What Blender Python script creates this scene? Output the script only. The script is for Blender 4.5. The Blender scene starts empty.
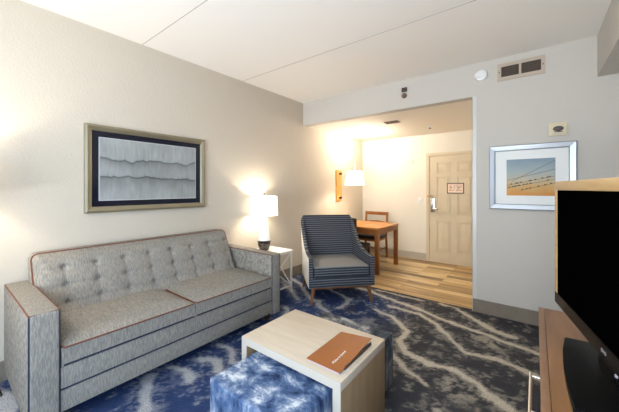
import bpy, bmesh, math, random
import numpy as np
from mathutils import Vector, Matrix
random.seed(4)
C = bpy.context.scene.collection
PI = math.pi
# ------------------------------------------------------------------ camera, world, light
cam_d = bpy.data.cameras.new('camera'); cam = bpy.data.objects.new('camera', cam_d); C.objects.link(cam)
cam.location = (0, 0, 1.38); cam.rotation_euler = (PI/2, 0, 0.66)
cam_d.sensor_width = 36; cam_d.lens = 36*291.4/619; cam_d.shift_y = -(206-188.3)/619; cam_d.clip_start = 0.02
S = bpy.context.scene; S.camera = cam
S.view_settings.view_transform = 'Standard'; S.view_settings.look = 'None'
S.view_settings.exposure = 0.38; S.view_settings.gamma = 1; S.view_settings.use_curve_mapping = False
S.cycles.max_bounces = 10; S.cycles.diffuse_bounces = 7; S.cycles.use_denoising = True
W = bpy.data.worlds.new('world'); S.world = W; W.use_nodes = True
W.node_tree.nodes['Background'].inputs[0].default_value = (.75, .87, 1, 1); W.node_tree.nodes['Background'].inputs[1].default_value = 1.0
def area(name, loc, rot, sx, sy, power, col):
    l = bpy.data.lights.new(name, 'AREA'); l.shape = 'RECTANGLE'; l.size = sx; l.size_y = sy; l.energy = power; l.color = col
    o = bpy.data.objects.new(name, l); o.location = loc; o.rotation_euler = rot; C.objects.link(o); return o
def point(name, loc, power, col, rad=.04, parent=None):
    l = bpy.data.lights.new(name, 'POINT'); l.energy = power; l.color = col; l.shadow_soft_size = rad
    o = bpy.data.objects.new(name, l); o.location = loc; C.objects.link(o)
    if parent: o.parent = parent; o.location = Vector(loc)-parent.location
    return o
DAY = 105; SIDE_FILL = 85; CEIL_FILL = 205; LAMP = 13; PEND = 17; CAN = 34
area('window_daylight', (-.65, -2.15, 1.55), (PI/2+.05, 0, -.12), 2.4, 2.0, DAY, (.72, .86, 1.0))
area('side_blue_fill', (1.0, -.85, 1.5), (PI/2-.55, 0, PI/2), 1.2, 1.6, SIDE_FILL, (.42, .66, 1.0))  # added blue fill that tints the sofa fronts
area('ceiling_fill', (-.65, -2.3, .45), (PI/2+1.12, 0, 0), 2.4, 1.4, CEIL_FILL, (1.0, .97, .93))  # added uplight to brighten the ceiling
WARM = (1.0, .89, .74)
# ------------------------------------------------------------------ geometry of the room
XL, XR, YB, YF, YA, HC, HH, XE = -3.02, .66, -1.6, 3.72, 5.8, 2.775, 2.41, -.56
# ------------------------------------------------------------------ materials
def nodes(m): return m.node_tree.nodes, m.node_tree.links
def mat(name, col, rough=.6, metal=0, bump=0, bscale=100, var=0, vscale=8, spec=.5, emit=0, bdist=.002):
    m = bpy.data.materials.new(name); m.use_nodes = True; N, L = nodes(m); p = N['Principled BSDF']
    p.inputs['Base Color'].default_value = (*col, 1); p.inputs['Roughness'].default_value = rough
    p.inputs['Metallic'].default_value = metal; p.inputs['Specular IOR Level'].default_value = spec
    if emit: p.inputs['Emission Color'].default_value = (1, .93, .82, 1); p.inputs['Emission Strength'].default_value = emit
    tc = N.new('ShaderNodeTexCoord')
    if var:
        n = N.new('ShaderNodeTexNoise'); n.inputs['Scale'].default_value = vscale; n.inputs['Detail'].default_value = 4
        L.new(tc.outputs['Object'], n.inputs['Vector'])
        r = N.new('ShaderNodeMapRange'); r.inputs[1].default_value = .3; r.inputs[2].default_value = .7; r.inputs[3].default_value = 1-var; r.inputs[4].default_value = 1+var
        L.new(n.outputs[0], r.inputs[0])
        h = N.new('ShaderNodeHueSaturation'); h.inputs['Color'].default_value = (*col, 1); L.new(r.outputs[0], h.inputs['Value']); L.new(h.outputs[0], p.inputs['Base Color'])
    if bump:
        n = N.new('ShaderNodeTexNoise'); n.inputs['Scale'].default_value = bscale; n.inputs['Detail'].default_value = 3; L.new(tc.outputs['Object'], n.inputs['Vector'])
        b = N.new('ShaderNodeBump'); b.inputs['Strength'].default_value = bump; b.inputs['Distance'].default_value = bdist
        L.new(n.outputs[0], b.inputs['Height']); L.new(b.outputs[0], p.inputs['Normal'])
    return m
def ramp_mat(name, tex, stops, rough=.5, scale=(1, 1, 1), bump=0, spec=.4, **kw):
    """procedural colour ramp driven by a texture node"""
    m = bpy.data.materials.new(name); m.use_nodes = True; N, L = nodes(m); p = N['Principled BSDF']; p.inputs['Roughness'].default_value = rough
    p.inputs['Specular IOR Level'].default_value = spec
    tc = N.new('ShaderNodeTexCoord'); mp = N.new('ShaderNodeMapping'); mp.inputs['Scale'].default_value = scale
    L.new(tc.outputs['Object'], mp.inputs[0]); t = N.new(tex)
    for k, v in kw.items():
        if k in ('wave_type', 'bands_direction', 'wave_profile'): setattr(t, k, v)
        else: t.inputs[k].default_value = v
    L.new(mp.outputs[0], t.inputs['Vector']); r = N.new('ShaderNodeValToRGB'); L.new(t.outputs['Fac' if 'Fac' in t.outputs else 0], r.inputs[0])
    e = r.color_ramp.elements
    while len(e) < len(stops): e.new(.5)
    for q, (pos, c) in zip(e, stops): q.position = pos; q.color = (*c, 1)
    L.new(r.outputs[0], p.inputs['Base Color'])
    if bump:
        b = N.new('ShaderNodeBump'); b.inputs['Strength'].default_value = bump; b.inputs['Distance'].default_value = .001
        L.new(t.outputs[0], b.inputs['Height']); L.new(b.outputs[0], p.inputs['Normal'])
    return m
def wood(name, a, b, axis='X', rough=.4, fine=14):
    sc = {'X': (.12, 1, 1), 'Y': (1, .12, 1), 'Z': (1, 1, .12)}[axis]
    return ramp_mat(name, 'ShaderNodeTexNoise', [(.3, a), (.7, b)], rough, tuple(s*fine for s in sc), .05, Scale=1.6, Detail=6, Roughness=.6)
M = dict(
    wall=mat('wall_paper', (.53, .465, .375), .8, bump=.45, bscale=65, bdist=.006),
    wallf=mat('wall_paint', (.53, .50, .455), .75, bump=.08, bscale=90),
    alc=mat('alcove_paint', (.70, .66, .57), .75, bump=.1, bscale=70),
    ceil=mat('ceiling_texture', (.88, .85, .80), .9, bump=.5, bscale=120, bdist=.004),
    ceil2=mat('ceiling_smooth', (.80, .76, .68), .9, bump=.15, bscale=100),
    seam=mat('seam', (.45, .43, .40), .9), white=mat('white_plastic', (.75, .75, .74), .45), cream=mat('cream_plastic', (.62, .54, .38), .5),
    base=mat('baseboard_taupe', (.20, .165, .125), .6, var=.08), base2=mat('baseboard_beige', (.45, .40, .33), .6),
    guard=mat('corner_guard', (.58, .58, .56), .3), door=mat('door_paint', (.60, .51, .36), .5, var=.03), chrome=mat('chrome', (.75, .74, .72), .22, 1),
    brown=mat('dark_brown', (.06, .03, .02), .5), bronze=mat('bronze', (.25, .17, .13), .35, .6), black=mat('black_plastic', (.004, .004, .004), .35, spec=.12),
    piping=mat('rust_piping', (.13, .032, .012), .7), navy=mat('shaded_piping', (.008, .01, .03), .7),  # navy is the rust piping with its shade put into the colour
    whitemetal=mat('white_metal', (.70, .66, .60), .45), shade=mat('lamp_shade', (.85, .83, .78), .9, emit=1.5),
    champagne=mat('champagne_frame', (.30, .255, .165), .35, .6, var=.06), silver=mat('silver_frame', (.42, .45, .49), .3, .8),
    blackmat=mat('black_mat', (.008, .009, .018), .12), mount=mat('white_mount', (.78, .79, .78), .7), glassy=mat('lamp_glass', (.80, .79, .75), .1, spec=.8),
    darkglass=mat('dark_glass', (.02, .012, .012), .06, spec=.9), fillet=mat('fillet', (.42, .43, .42), .5), ceramic=mat('paper', (.8, .78, .75), .6),
    tvscreen=mat('tv_screen', (.0008, .0008, .001), .6, spec=0), tvbezel=mat('tv_bezel', (.006, .0055, .005), .4, spec=.1),
    blackfab=mat('black_upholstery', (.012, .011, .012), .6, bump=.2), darkwood=mat('dark_wood', (.05, .022, .012), .4),
    orange=mat('orange_cover', (.30, .09, .014), .5, var=.05, vscale=20), pages=mat('pages', (.42, .36, .42), .7),
    lens=mat('lens', (.1, .09, .09), .15), whitefab=mat('cream_fabric', (.62, .60, .56), .9, bump=.3, bscale=300),
    sign=mat('sign_board', (.75, .58, .46), .5), outside=mat('curtain', (.7, .7, .72), .9),
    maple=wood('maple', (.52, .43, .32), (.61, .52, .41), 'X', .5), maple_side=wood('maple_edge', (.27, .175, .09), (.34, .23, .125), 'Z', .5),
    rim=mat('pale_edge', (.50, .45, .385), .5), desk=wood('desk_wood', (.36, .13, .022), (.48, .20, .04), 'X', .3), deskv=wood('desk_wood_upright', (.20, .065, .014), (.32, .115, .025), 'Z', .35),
    cab=wood('cabinet_wood', (.19, .08, .024), (.30, .14, .048), 'Y', .35), cabedge=wood('cabinet_front', (.24, .12, .06), (.30, .16, .085), 'Z', .4),
    tan=wood('bezel_reflection', (.42, .26, .10), (.52, .34, .15), 'X', .4, 20), legw=wood('walnut_leg', (.13, .045, .014), (.22, .085, .03), 'Z', .4),  # tan paints a warm reflection into the bezel colour
    bracket=wood('golden_oak', (.52, .24, .05), (.66, .35, .10), 'Z', .35),
)
def glow(m, c, s):
    m.node_tree.nodes['Principled BSDF'].inputs['Emission Color'].default_value = (*c, 1); m.node_tree.nodes['Principled BSDF'].inputs['Emission Strength'].default_value = s
def sofa_fabric(name, a, b, sx, sy, sz, fa=.5):
    m = bpy.data.materials.new(name); m.use_nodes = True; N, L = nodes(m); p = N['Principled BSDF']; p.inputs['Roughness'].default_value = .9; p.inputs['Specular IOR Level'].default_value = .2
    tc = N.new('ShaderNodeTexCoord'); mp = N.new('ShaderNodeMapping'); mp.inputs['Scale'].default_value = (sx, sy, sz); L.new(tc.outputs['Object'], mp.inputs[0])
    n = N.new('ShaderNodeTexNoise'); n.inputs['Scale'].default_value = 1; n.inputs['Detail'].default_value = 2; L.new(mp.outputs[0], n.inputs['Vector'])
    r = N.new('ShaderNodeValToRGB'); L.new(n.outputs[0], r.inputs[0]); e = r.color_ramp.elements; e[0].position = .38; e[0].color = (*a, 1); e[1].position = .62; e[1].color = (*b, 1)
    L.new(r.outputs[0], p.inputs['Base Color'])
    n2 = N.new('ShaderNodeTexNoise'); n2.inputs['Scale'].default_value = 350; L.new(tc.outputs['Object'], n2.inputs['Vector'])
    bp = N.new('ShaderNodeBump'); bp.inputs['Strength'].default_value = .3; bp.inputs['Distance'].default_value = .001; L.new(n2.outputs[0], bp.inputs['Height']); L.new(bp.outputs[0], p.inputs['Normal'])
    return m
M['sofa'] = sofa_fabric('sofa_stripe', (.18, .166, .150), (.29, .262, .215), 30, 260, 30)
def stripes(name, a, b, period, axis, width=.5):
    m = bpy.data.materials.new(name); m.use_nodes = True; N, L = nodes(m); p = N['Principled BSDF']; p.inputs['Roughness'].default_value = .85; p.inputs['Specular IOR Level'].default_value = .2
    tc = N.new('ShaderNodeTexCoord'); sp = N.new('ShaderNodeSeparateXYZ'); L.new(tc.outputs['Object'], sp.inputs[0])
    ns = N.new('ShaderNodeTexNoise'); ns.inputs['Scale'].default_value = 5; L.new(tc.outputs['Object'], ns.inputs['Vector'])
    ad = N.new('ShaderNodeMath'); ad.operation = 'MULTIPLY_ADD'; L.new(ns.outputs[0], ad.inputs[0]); ad.inputs[1].default_value = .012; L.new(sp.outputs[axis], ad.inputs[2])
    mu = N.new('ShaderNodeMath'); mu.operation = 'MULTIPLY'; L.new(ad.outputs[0], mu.inputs[0]); mu.inputs[1].default_value = 2*PI/period
    si = N.new('ShaderNodeMath'); si.operation = 'SINE'; L.new(mu.outputs[0], si.inputs[0])
    r = N.new('ShaderNodeMapRange'); r.inputs[1].default_value = .45-width; r.inputs[2].default_value = .45+width; L.new(si.outputs[0], r.inputs[0])
    mx = N.new('ShaderNodeMix'); mx.data_type = 'RGBA'; mx.inputs[6].default_value = (*a, 1); mx.inputs[7].default_value = (*b, 1); L.new(r.outputs[0], mx.inputs[0]); L.new(mx.outputs[2], p.inputs['Base Color'])
    return m
M['chairfab'] = stripes('armchair_stripe', (.030, .033, .042), (.145, .15, .165), .029, 2, .35)
M['chairseat'] = stripes('armchair_seat_stripe', (.17, .17, .17), (.26, .25, .24), .028, 1)
M['ottoman'] = ramp_mat('ottoman_print', 'ShaderNodeTexNoise', [(.36, (.012, .025, .07)), (.46, (.06, .105, .21)), (.54, (.17, .22, .32)), (.63, (.56, .59, .63))], .85, (1, 1.3, .4), 0, .2, Scale=8.5, Detail=8, Roughness=.68, Distortion=.25)
M['ottoman_grey_light'] = ramp_mat('ottoman_print_grey_light', 'ShaderNodeTexNoise', [(.34, (.015, .018, .025)), (.47, (.06, .07, .085)), (.55, (.16, .165, .175)), (.66, (.42, .42, .42))], .85, (1, 1, .4), 0, .2, Scale=7, Detail=8, Roughness=.68, Distortion=.25)  # same fabric as the first ottoman, its greyer light painted in
# attribute driven material
def attr_mat(name, rough=.6, speck=0, spec=.3, bump=0):
    m = bpy.data.materials.new(name); m.use_nodes = True; N, L = nodes(m); p = N['Principled BSDF']; p.inputs['Roughness'].default_value = rough; p.inputs['Specular IOR Level'].default_value = spec
    a = N.new('ShaderNodeAttribute'); a.attribute_name = 'pattern'; out = a.outputs['Color']
    if speck:
        tc = N.new('ShaderNodeTexCoord'); n = N.new('ShaderNodeTexNoise'); n.inputs['Scale'].default_value = 130; n.inputs['Detail'].default_value = 3; L.new(tc.outputs['Object'], n.inputs['Vector'])
        r = N.new('ShaderNodeMapRange'); r.inputs[1].default_value = .35; r.inputs[2].default_value = .65; r.inputs[3].default_value = 1-speck; r.inputs[4].default_value = 1+speck; L.new(n.outputs[0], r.inputs[0])
        h = N.new('ShaderNodeHueSaturation'); L.new(out, h.inputs['Color']); L.new(r.outputs[0], h.inputs['Value']); out = h.outputs[0]
        bp = N.new('ShaderNodeBump'); bp.inputs['Strength'].default_value = .6; bp.inputs['Distance'].default_value = .004; L.new(n.outputs[0], bp.inputs['Height']); L.new(bp.outputs[0], p.inputs['Normal'])
    L.new(out, p.inputs['Base Color']); return m
def plank_mat():
    m = bpy.data.materials.new('oak_planks'); m.use_nodes = True; N, L = nodes(m); p = N['Principled BSDF']; p.inputs['Roughness'].default_value = .33
    tc = N.new('ShaderNodeTexCoord'); b = N.new('ShaderNodeTexBrick'); L.new(tc.outputs['Object'], b.inputs['Vector'])
    b.inputs['Scale'].default_value = 1; b.inputs['Brick Width'].default_value = 1.1; b.inputs['Row Height'].default_value = .125; b.inputs['Mortar Size'].default_value = .0015; b.offset = .37
    b.inputs['Color1'].default_value = (0, 0, 0, 1); b.inputs['Color2'].default_value = (1, 1, 1, 1); b.inputs['Mortar'].default_value = (.1, .1, .1, 1)
    mp = N.new('ShaderNodeMapping'); mp.inputs['Scale'].default_value = (1.2, 14, 1); L.new(tc.outputs['Object'], mp.inputs[0])
    n = N.new('ShaderNodeTexNoise'); n.inputs['Scale'].default_value = 1.4; n.inputs['Detail'].default_value = 5; L.new(mp.outputs[0], n.inputs['Vector'])
    mx = N.new('ShaderNodeMix'); mx.inputs[0].default_value = .38; L.new(n.outputs[0], mx.inputs[2]); L.new(b.outputs[0], mx.inputs[3])
    r = N.new('ShaderNodeValToRGB'); L.new(mx.outputs[0], r.inputs[0]); e = r.color_ramp.elements; e[0].position = .3; e[0].color = (.17, .10, .045, 1); e[1].position = .68; e[1].color = (.68, .53, .29, 1)
    q = e.new(.5); q.color = (.44, .28, .11, 1); L.new(r.outputs[0], p.inputs['Base Color']); return m
M['planks'] = plank_mat(); M['carpet'] = attr_mat('carpet_print', .95, .35, .1); M['print'] = attr_mat('printed_art', .5)
# ------------------------------------------------------------------ mesh helpers
def B(): return bmesh.new()
def box(bm, x0, x1, y0, y1, z0, z1, bev=0, seg=2, mi=0, rot=None):
    r = bmesh.ops.create_cube(bm, size=1); v = r['verts']
    bmesh.ops.scale(bm, verts=v, vec=(x1-x0, y1-y0, z1-z0))
    if bev:
        ed = list({e for q in v for e in q.link_edges}); res = bmesh.ops.bevel(bm, geom=ed, offset=bev, segments=seg, profile=.6, affect='EDGES')
        v = list({q for f in res['faces'] for q in f.verts} | {q for q in v if q.is_valid})
    if rot: bmesh.ops.rotate(bm, verts=v, cent=(0, 0, 0), matrix=rot)
    bmesh.ops.translate(bm, verts=v, vec=((x0+x1)/2, (y0+y1)/2, (z0+z1)/2))
    for f in {f for q in v for f in q.link_faces}: f.material_index = mi
    return v
def tube(bm, pts, rad, seg=10, closed=False, rads=None, square=False):
    pts = [Vector(p) for p in pts]; n = len(pts); rings = []
    prev = None
    for i, p in enumerate(pts):
        a = pts[(i-1) % n] if (i or closed) else p; b = pts[(i+1) % n] if (i < n-1 or closed) else p
        t = (b-a).normalized()
        if prev is None: prev = t.cross(Vector((0, 0, 1))) if abs(t.z) < .95 else t.cross(Vector((1, 0, 0)))
        u = (prev - t*prev.dot(t)).normalized(); prev = u; w = t.cross(u); R = rads[i] if rads else rad
        s = 4 if square else seg; off = PI/4 if square else 0
        rings.append([bm.verts.new(p+(u*math.cos(off+2*PI*k/s)+w*math.sin(off+2*PI*k/s))*R) for k in range(s)])
    s = len(rings[0])
    for i in range(n if closed else n-1):
        r0, r1 = rings[i], rings[(i+1) % n]
        for k in range(s): bm.faces.new((r0[k], r0[(k+1) % s], r1[(k+1) % s], r1[k]))
    if not closed: bm.faces.new(rings[0][::-1]); bm.faces.new(rings[-1])
def lathe(bm, prof, c=(0, 0, 0), seg=32, axis='Z', cap=True):
    rings = []
    for r, z in prof:
        ring = []
        for k in range(seg):
            a = 2*PI*k/seg; x, y = r*math.cos(a), r*math.sin(a)
            p = (x, y, z) if axis == 'Z' else ((x, z, y) if axis == 'Y' else (z, x, y))
            ring.append(bm.verts.new(Vector(p)+Vector(c)))
        rings.append(ring)
    for a, b in zip(rings, rings[1:]):
        for k in range(seg): bm.faces.new((a[k], a[(k+1) % seg], b[(k+1) % seg], b[k]))
    if cap: bm.faces.new(rings[0][::-1]); bm.faces.new(rings[-1])
def prism(bm, poly, z0, z1):
    a = [bm.verts.new((x, y, z0)) for x, y in poly]; b = [bm.verts.new((x, y, z1)) for x, y in poly]; n = len(poly)
    bm.faces.new(a[::-1]); bm.faces.new(b)
    for i in range(n): bm.faces.new((a[i], a[(i+1) % n], b[(i+1) % n], b[i]))
def obj(name, bm, m, parent=None, local=False, smooth=True, angle=40, origin=None):
    bmesh.ops.recalc_face_normals(bm, faces=bm.faces)
    o0 = Vector((0, 0, 0))
    if parent is not None and not local:
        p = parent; 
        while p is not None: o0 += p.location; p = p.parent
    if origin is not None: o0 = Vector(origin)
    if o0.length: bmesh.ops.translate(bm, verts=bm.verts, vec=-o0)
    me = bpy.data.meshes.new(name); bm.to_mesh(me); bm.free()
    for q in (m if isinstance(m, (list, tuple)) else [m]): me.materials.append(q)
    o = bpy.data.objects.new(name, me); C.objects.link(o)
    if origin is not None: o.location = origin
    if parent is not None: o.parent = parent
    if smooth:
        me.shade_smooth()
        try: me.set_sharp_from_angle(angle=math.radians(angle))
        except Exception: pass
    return o
def tag(o, label, cat, group=None):
    o['label'] = label; o['category'] = cat
    if group: o['group'] = group
    return o
def thing(name, label, cat, loc=(0, 0, 0), rz=0, group=None):
    o = bpy.data.objects.new(name, None); o.empty_display_size = .1; C.objects.link(o); o.location = loc; o.rotation_euler = (0, 0, rz)
    return tag(o, label, cat, group)
def struct(name, bm, m, smooth=False):
    o = obj(name, bm, m, smooth=smooth); o['kind'] = 'structure'; return o
def sbox(name, m, *a, **k):
    bm = B(); box(bm, *a, **k); return struct(name, bm, m)
def pbox(name, m, parent, *a, local=False, **k):
    bm = B(); box(bm, *a, **k); return obj(name, bm, m, parent, local)
def vnoise(x, y, seed=0):
    def h(i, j):
        n = (i*374761393 + j*668265263 + seed*1442695) & 0xffffffff; n = ((n ^ (n >> 13))*1274126177) & 0xffffffff; return ((n ^ (n >> 16)) & 0xffff)/65535.
    xi, yi = np.floor(x).astype(np.int64), np.floor(y).astype(np.int64); fx, fy = x-xi, y-yi; fx = fx*fx*(3-2*fx); fy = fy*fy*(3-2*fy)
    return (h(xi, yi)*(1-fx)+h(xi+1, yi)*fx)*(1-fy)+(h(xi, yi+1)*(1-fx)+h(xi+1, yi+1)*fx)*fy
def fbm(x, y, seed=0, o=4):
    s = 0; a = .5; t = 0
    for i in range(o): s = s+a*vnoise(x*2**i, y*2**i, seed+i); t += a; a *= .55
    return s/t
def pattern_grid(name, m, nu, nv, pos, colf, parent=None, flip=False):
    """grid plane: pos(u,v)->xyz arrays, colf(u,v,xyz)->rgb arrays"""
    u, v = np.meshgrid(np.linspace(0, 1, nu), np.linspace(0, 1, nv)); u = u.ravel(); v = v.ravel()
    P = np.stack(pos(u, v), 1); 
    if parent is not None: P = P-np.array(parent.location)
    rgb = np.stack(colf(u, v), 1)
    i = np.arange((nv-1)*(nu-1)); r = i//(nu-1); c = i % (nu-1); a = r*nu+c
    F = np.stack([a, a+1, a+nu+1, a+nu], 1)
    if flip: F = F[:, ::-1]
    me = bpy.data.meshes.new(name); me.from_pydata(P.tolist(), [], F.tolist()); me.materials.append(m)
    at = me.color_attributes.new('pattern', 'FLOAT_COLOR', 'POINT'); at.data.foreach_set('color', np.concatenate([rgb, np.ones((len(rgb), 1))], 1).astype(np.float32).ravel())
    o = bpy.data.objects.new(name, me); C.objects.link(o)
    if parent is not None: o.parent = parent
    return o
def sm(e0, e1, x):
    t = np.clip((x-e0)/(e1-e0), 0, 1); return t*t*(3-2*t)
def pdist(px, py, pts):
    """distance to polyline and arc fraction"""
    best = np.full(px.shape, 9.); fr = np.zeros(px.shape); L = [0]
    for a, b in zip(pts, pts[1:]): L.append(L[-1]+math.dist(a, b))
    for k, (a, b) in enumerate(zip(pts, pts[1:])):
        dx, dy = b[0]-a[0], b[1]-a[1]; t = np.clip(((px-a[0])*dx+(py-a[1])*dy)/(dx*dx+dy*dy), 0, 1)
        d = np.hypot(px-a[0]-t*dx, py-a[1]-t*dy); q = d < best; best = np.where(q, d, best); fr = np.where(q, (L[k]+t*(L[k+1]-L[k]))/L[-1], fr)
    return best, fr
# ------------------------------------------------------------------ room shell
STROKES = [  # polyline on the floor, half width at start and end, strength
    ([(-1.95, 3.6), (-1.76, 3.59), (-1.44, 3.48), (-1.06, 3.39), (-.76, 3.28), (-.46, 3.21), (-.2, 3.15), (.02, 3.09), (.5, 3.0)], .030, .030, 1),
    ([(-.9, 3.73), (-.72, 3.67), (-.5, 3.48), (-.34, 3.34), (-.16, 3.28)], .020, .045, .95),
    ([(-1.36, 3.28), (-1.02, 3.27), (-.79, 3.11), (-.59, 2.88), (-.46, 2.73), (-.24, 2.80), (-.13, 2.78), (.02, 2.70), (.5, 2.6)], .028, .035, .95),
    ([(-1.44, 3.07), (-1.22, 3.01), (-.96, 2.80), (-.99, 2.61), (-.87, 2.45), (-.67, 2.39), (-.52, 2.43), (-.35, 2.35), (-.25, 2.27), (-.11, 2.2), (.05, 2.0)], .035, .035, 1),
    ([(-1.05, 2.42), (-.92, 2.31), (-.77, 2.21), (-.62, 2.12)], .055, .01, .9),
    ([(-1.7, 3.69), (-1.53, 3.68), (-1.08, 3.67)], .02, .015, .9),
    ([(-2.24, .97), (-2.1, .88), (-1.89, .79)], .045, .05, .75), ([(-2.22, 1.12), (-2.1, 1.17), (-1.97, 1.14)], .03, .045, .8),
    ([(-2.14, 1.31), (-2.02, 1.38), (-1.9, 1.33)], .035, .05, .8), ([(-2.2, 1.54), (-2.05, 1.55), (-1.9, 1.47), (-1.75, 1.5)], .03, .03, .75),
    ([(-2.12, 2.9), (-2.0, 2.78), (-1.86, 2.69)], .035, .04, .9), ([(-2.3, 3.31), (-2.0, 3.24), (-1.83, 3.18), (-1.78, 3.02), (-1.80, 2.86)], .02, .035, .9),
    ([(-2.95, 3.35), (-2.66, 3.22), (-2.4, 3.0), (-2.15, 2.86)], .035, .035, .9), ([(-2.95, 3.15), (-2.6, 2.95), (-2.35, 2.78)], .04, .03, .8), ([(-2.8, 3.6), (-2.5, 3.45), (-2.2, 3.3)], .03, .03, .9),
    ([(-2.3, 2.5), (-2.1, 2.3), (-1.95, 2.0)], .03, .02, .6), ([(-1.7, 2.2), (-1.4, 2.35), (-1.2, 2.6)], .02, .03, .6),
    ([(-.5, 1.9), (-.2, 1.7), (0, 1.3)], .03, .05, .8), ([(-2.9, .25), (-2.6, .3), (-2.4, .1), (-1.9, .2), (-1.2, -.2)], .06, .05, .8), ([(-1.9, -.5), (-.8, .3), (-.3, .9)], .04, .05, .8),
]
BLOBS = [(-.32, 3.06, .26, .85), (-.66, 2.95, .2, .6), (-1.0, 2.9, .2, .55), (-.42, 2.22, .28, .8), (-1.1, 3.45, .16, .6), (-.6, 2.6, .2, .3), (-1.35, 2.75, .2, .5), (-2.05, 1.0, .18, .35), (-1.9, .6, .2, .4), (-2.5, 3.2, .3, .5), (-2.6, .2, .3, .7)]
def carpet_col(u, v):
    x = XL+u*(XR-XL); y = YB+v*(YF+.045-YB)
    wx = x+.035*(fbm(x*9, y*9, 3)-.5)*2; wy = y+.035*(fbm(x*9, y*9, 9)-.5)*2
    s = np.zeros(x.shape); fine = fbm(x*45, y*45, 21, 3); mid = fbm(x*14, y*14, 5, 4)
    for pts, w0, w1, st in STROKES:
        d, f = pdist(wx, wy, pts); w = w0+(w1-w0)*f
        s = np.maximum(s, st*(1-sm(w*.55, w*1.15, d+(fine-.5)*.035)))
        s = np.maximum(s, .42*st*(1-sm(w, w*3.2, d))*sm(.42, .6, fine))
    for bx, by, br, st in BLOBS:
        d = np.hypot(wx-bx, (wy-by)*1.3)/br; s = np.maximum(s, st*.62*(1-sm(.3, 1.05, d))*sm(.40, .58, fine*.5+mid*.5))
    s = np.maximum(s, .34*sm(.54, .68, mid)*sm(.42, .58, fine)); s = s*(.80+.35*fine)
    blue = np.clip(sm(-.9, -1.6, x)*sm(3.9, 3.2, y), 0, 1)*sm(.25, .5, fbm(x*3, y*3, 31)+.12)  # blue tint of the daylight painted into the carpet near the sofa
    dark = np.array([.046, .046, .052])[:, None]*(1-blue)+np.array([.024, .042, .11])[:, None]*blue
    dark = dark*(.75+.5*mid)
    lite = np.array([.48, .43, .35])[:, None]*(1-blue*.5)+np.array([.36, .40, .46])[:, None]*blue*.5
    c = dark*(1-s)+lite*s
    return c[0], c[1], c[2]
carpet = pattern_grid('floor', M['carpet'], 290, 420, lambda u, v: (XL+u*(XR-XL), YB+v*(YF+.045-YB), u*0), carpet_col); carpet['kind'] = 'structure'
sbox('floor', M['planks'], XL-.1, XR+.1, YF+.045, YA+.1, -.1, 0.0)
sbox('floor', M['seam'], XL-.1, XR+.1, YB-.1, YF+.045, -.1, -.004)
sbox('wall_left', M['wall'], XL-.1, XL, YB-.1, YA+.1, -.1, HC+.1)
bm = B(); box(bm, XE, XR+.1, YF, YF+.12, 0, HC+.1); box(bm, XL, XE, YF, YF+.12, HH, HC+.1); struct('wall_far', bm, M['wallf'])
bm = B(); box(bm, XR, XR+.1, -.2, YF, -.1, HC+.1); box(bm, XR, XR+.1, YB-.1, -1.5, -.1, HC+.1); box(bm, XR, XR+.1, -1.5, -.2, -.1, .6); box(bm, XR, XR+.1, -1.5, -.2, 2.3, HC+.1); struct('wall_right', bm, M['wallf'])
bm = B()
for y in (-1.5, -.87, -.24): box(bm, XR+.02, XR+.07, y, y+.04, .64, 2.26)
box(bm, XR+.02, XR+.07, -1.5, -.2, .6, .64); box(bm, XR+.02, XR+.07, -1.5, -.2, 2.26, 2.3); struct('added_side_window', bm, M['white'])  # unseen window, added to let in the blue side fill
bm = B()                                                        # wall behind the camera with the window opening
box(bm, XL, -1.9, YB-.1, YB, 0, HC+.1); box(bm, .5, XR, YB-.1, YB, 0, HC+.1); box(bm, -1.9, .5, YB-.1, YB, 0, .55); box(bm, -1.9, .5, YB-.1, YB, 2.5, HC+.1); struct('wall_back', bm, M['wallf'])
bm = B()
for x in (-1.9, -1.11, -.33, .46): box(bm, x, x+.04, YB-.08, YB-.02, .55, 2.5)
box(bm, -1.86, .46, YB-.08, YB-.02, .55, .59); box(bm, -1.86, .46, YB-.08, YB-.02, 2.46, 2.5); struct('window_1', bm, M['white'])
sbox('ceiling', M['ceil'], XL, XR, YB, YF, HC, HC+.1)
sbox('ceiling', M['ceil2'], XL, -.5, YF+.12, YA, HH, HH+.1)
for y in (1.24, 2.46, 0.02, -1.2): sbox('trim_1', M['seam'], XL, XR, y-.003, y+.003, HC-.002, HC+.01)
sbox('trim_2', M['wallf'], .445, XR, YB, YF, 2.40, HC)          # boxed soffit along the right wall
sbox('wall_alcove_back', M['alc'], XL, -.4, YA, YA+.1, -.1, HH+.1)
sbox('wall_alcove_right', M['alc'], -.5, -.4, YF+.12, YA, -.1, HH+.1)
sbox('baseboard_left', M['base'], XL, XL+.014, YB, YF, 0, .145, bev=.003)
sbox('baseboard_alcove_left', M['base2'], XL, XL+.014, YF, YA, 0, .145, bev=.003)
sbox('baseboard_far', M['base'], XE+.002, XR, YF-.014, YF, 0, .145, bev=.003)
sbox('baseboard_alcove_back', M['base2'], XL, -1.655, YA-.014, YA, 0, .13, bev=.003)
sbox('trim_3', M['guard'], XE-.002, XE+.036, YF-.003, YF, .145, HH)
sbox('trim_4', M['guard'], XE-.003, XE, YF-.003, YF+.05, 0, HH)
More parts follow.
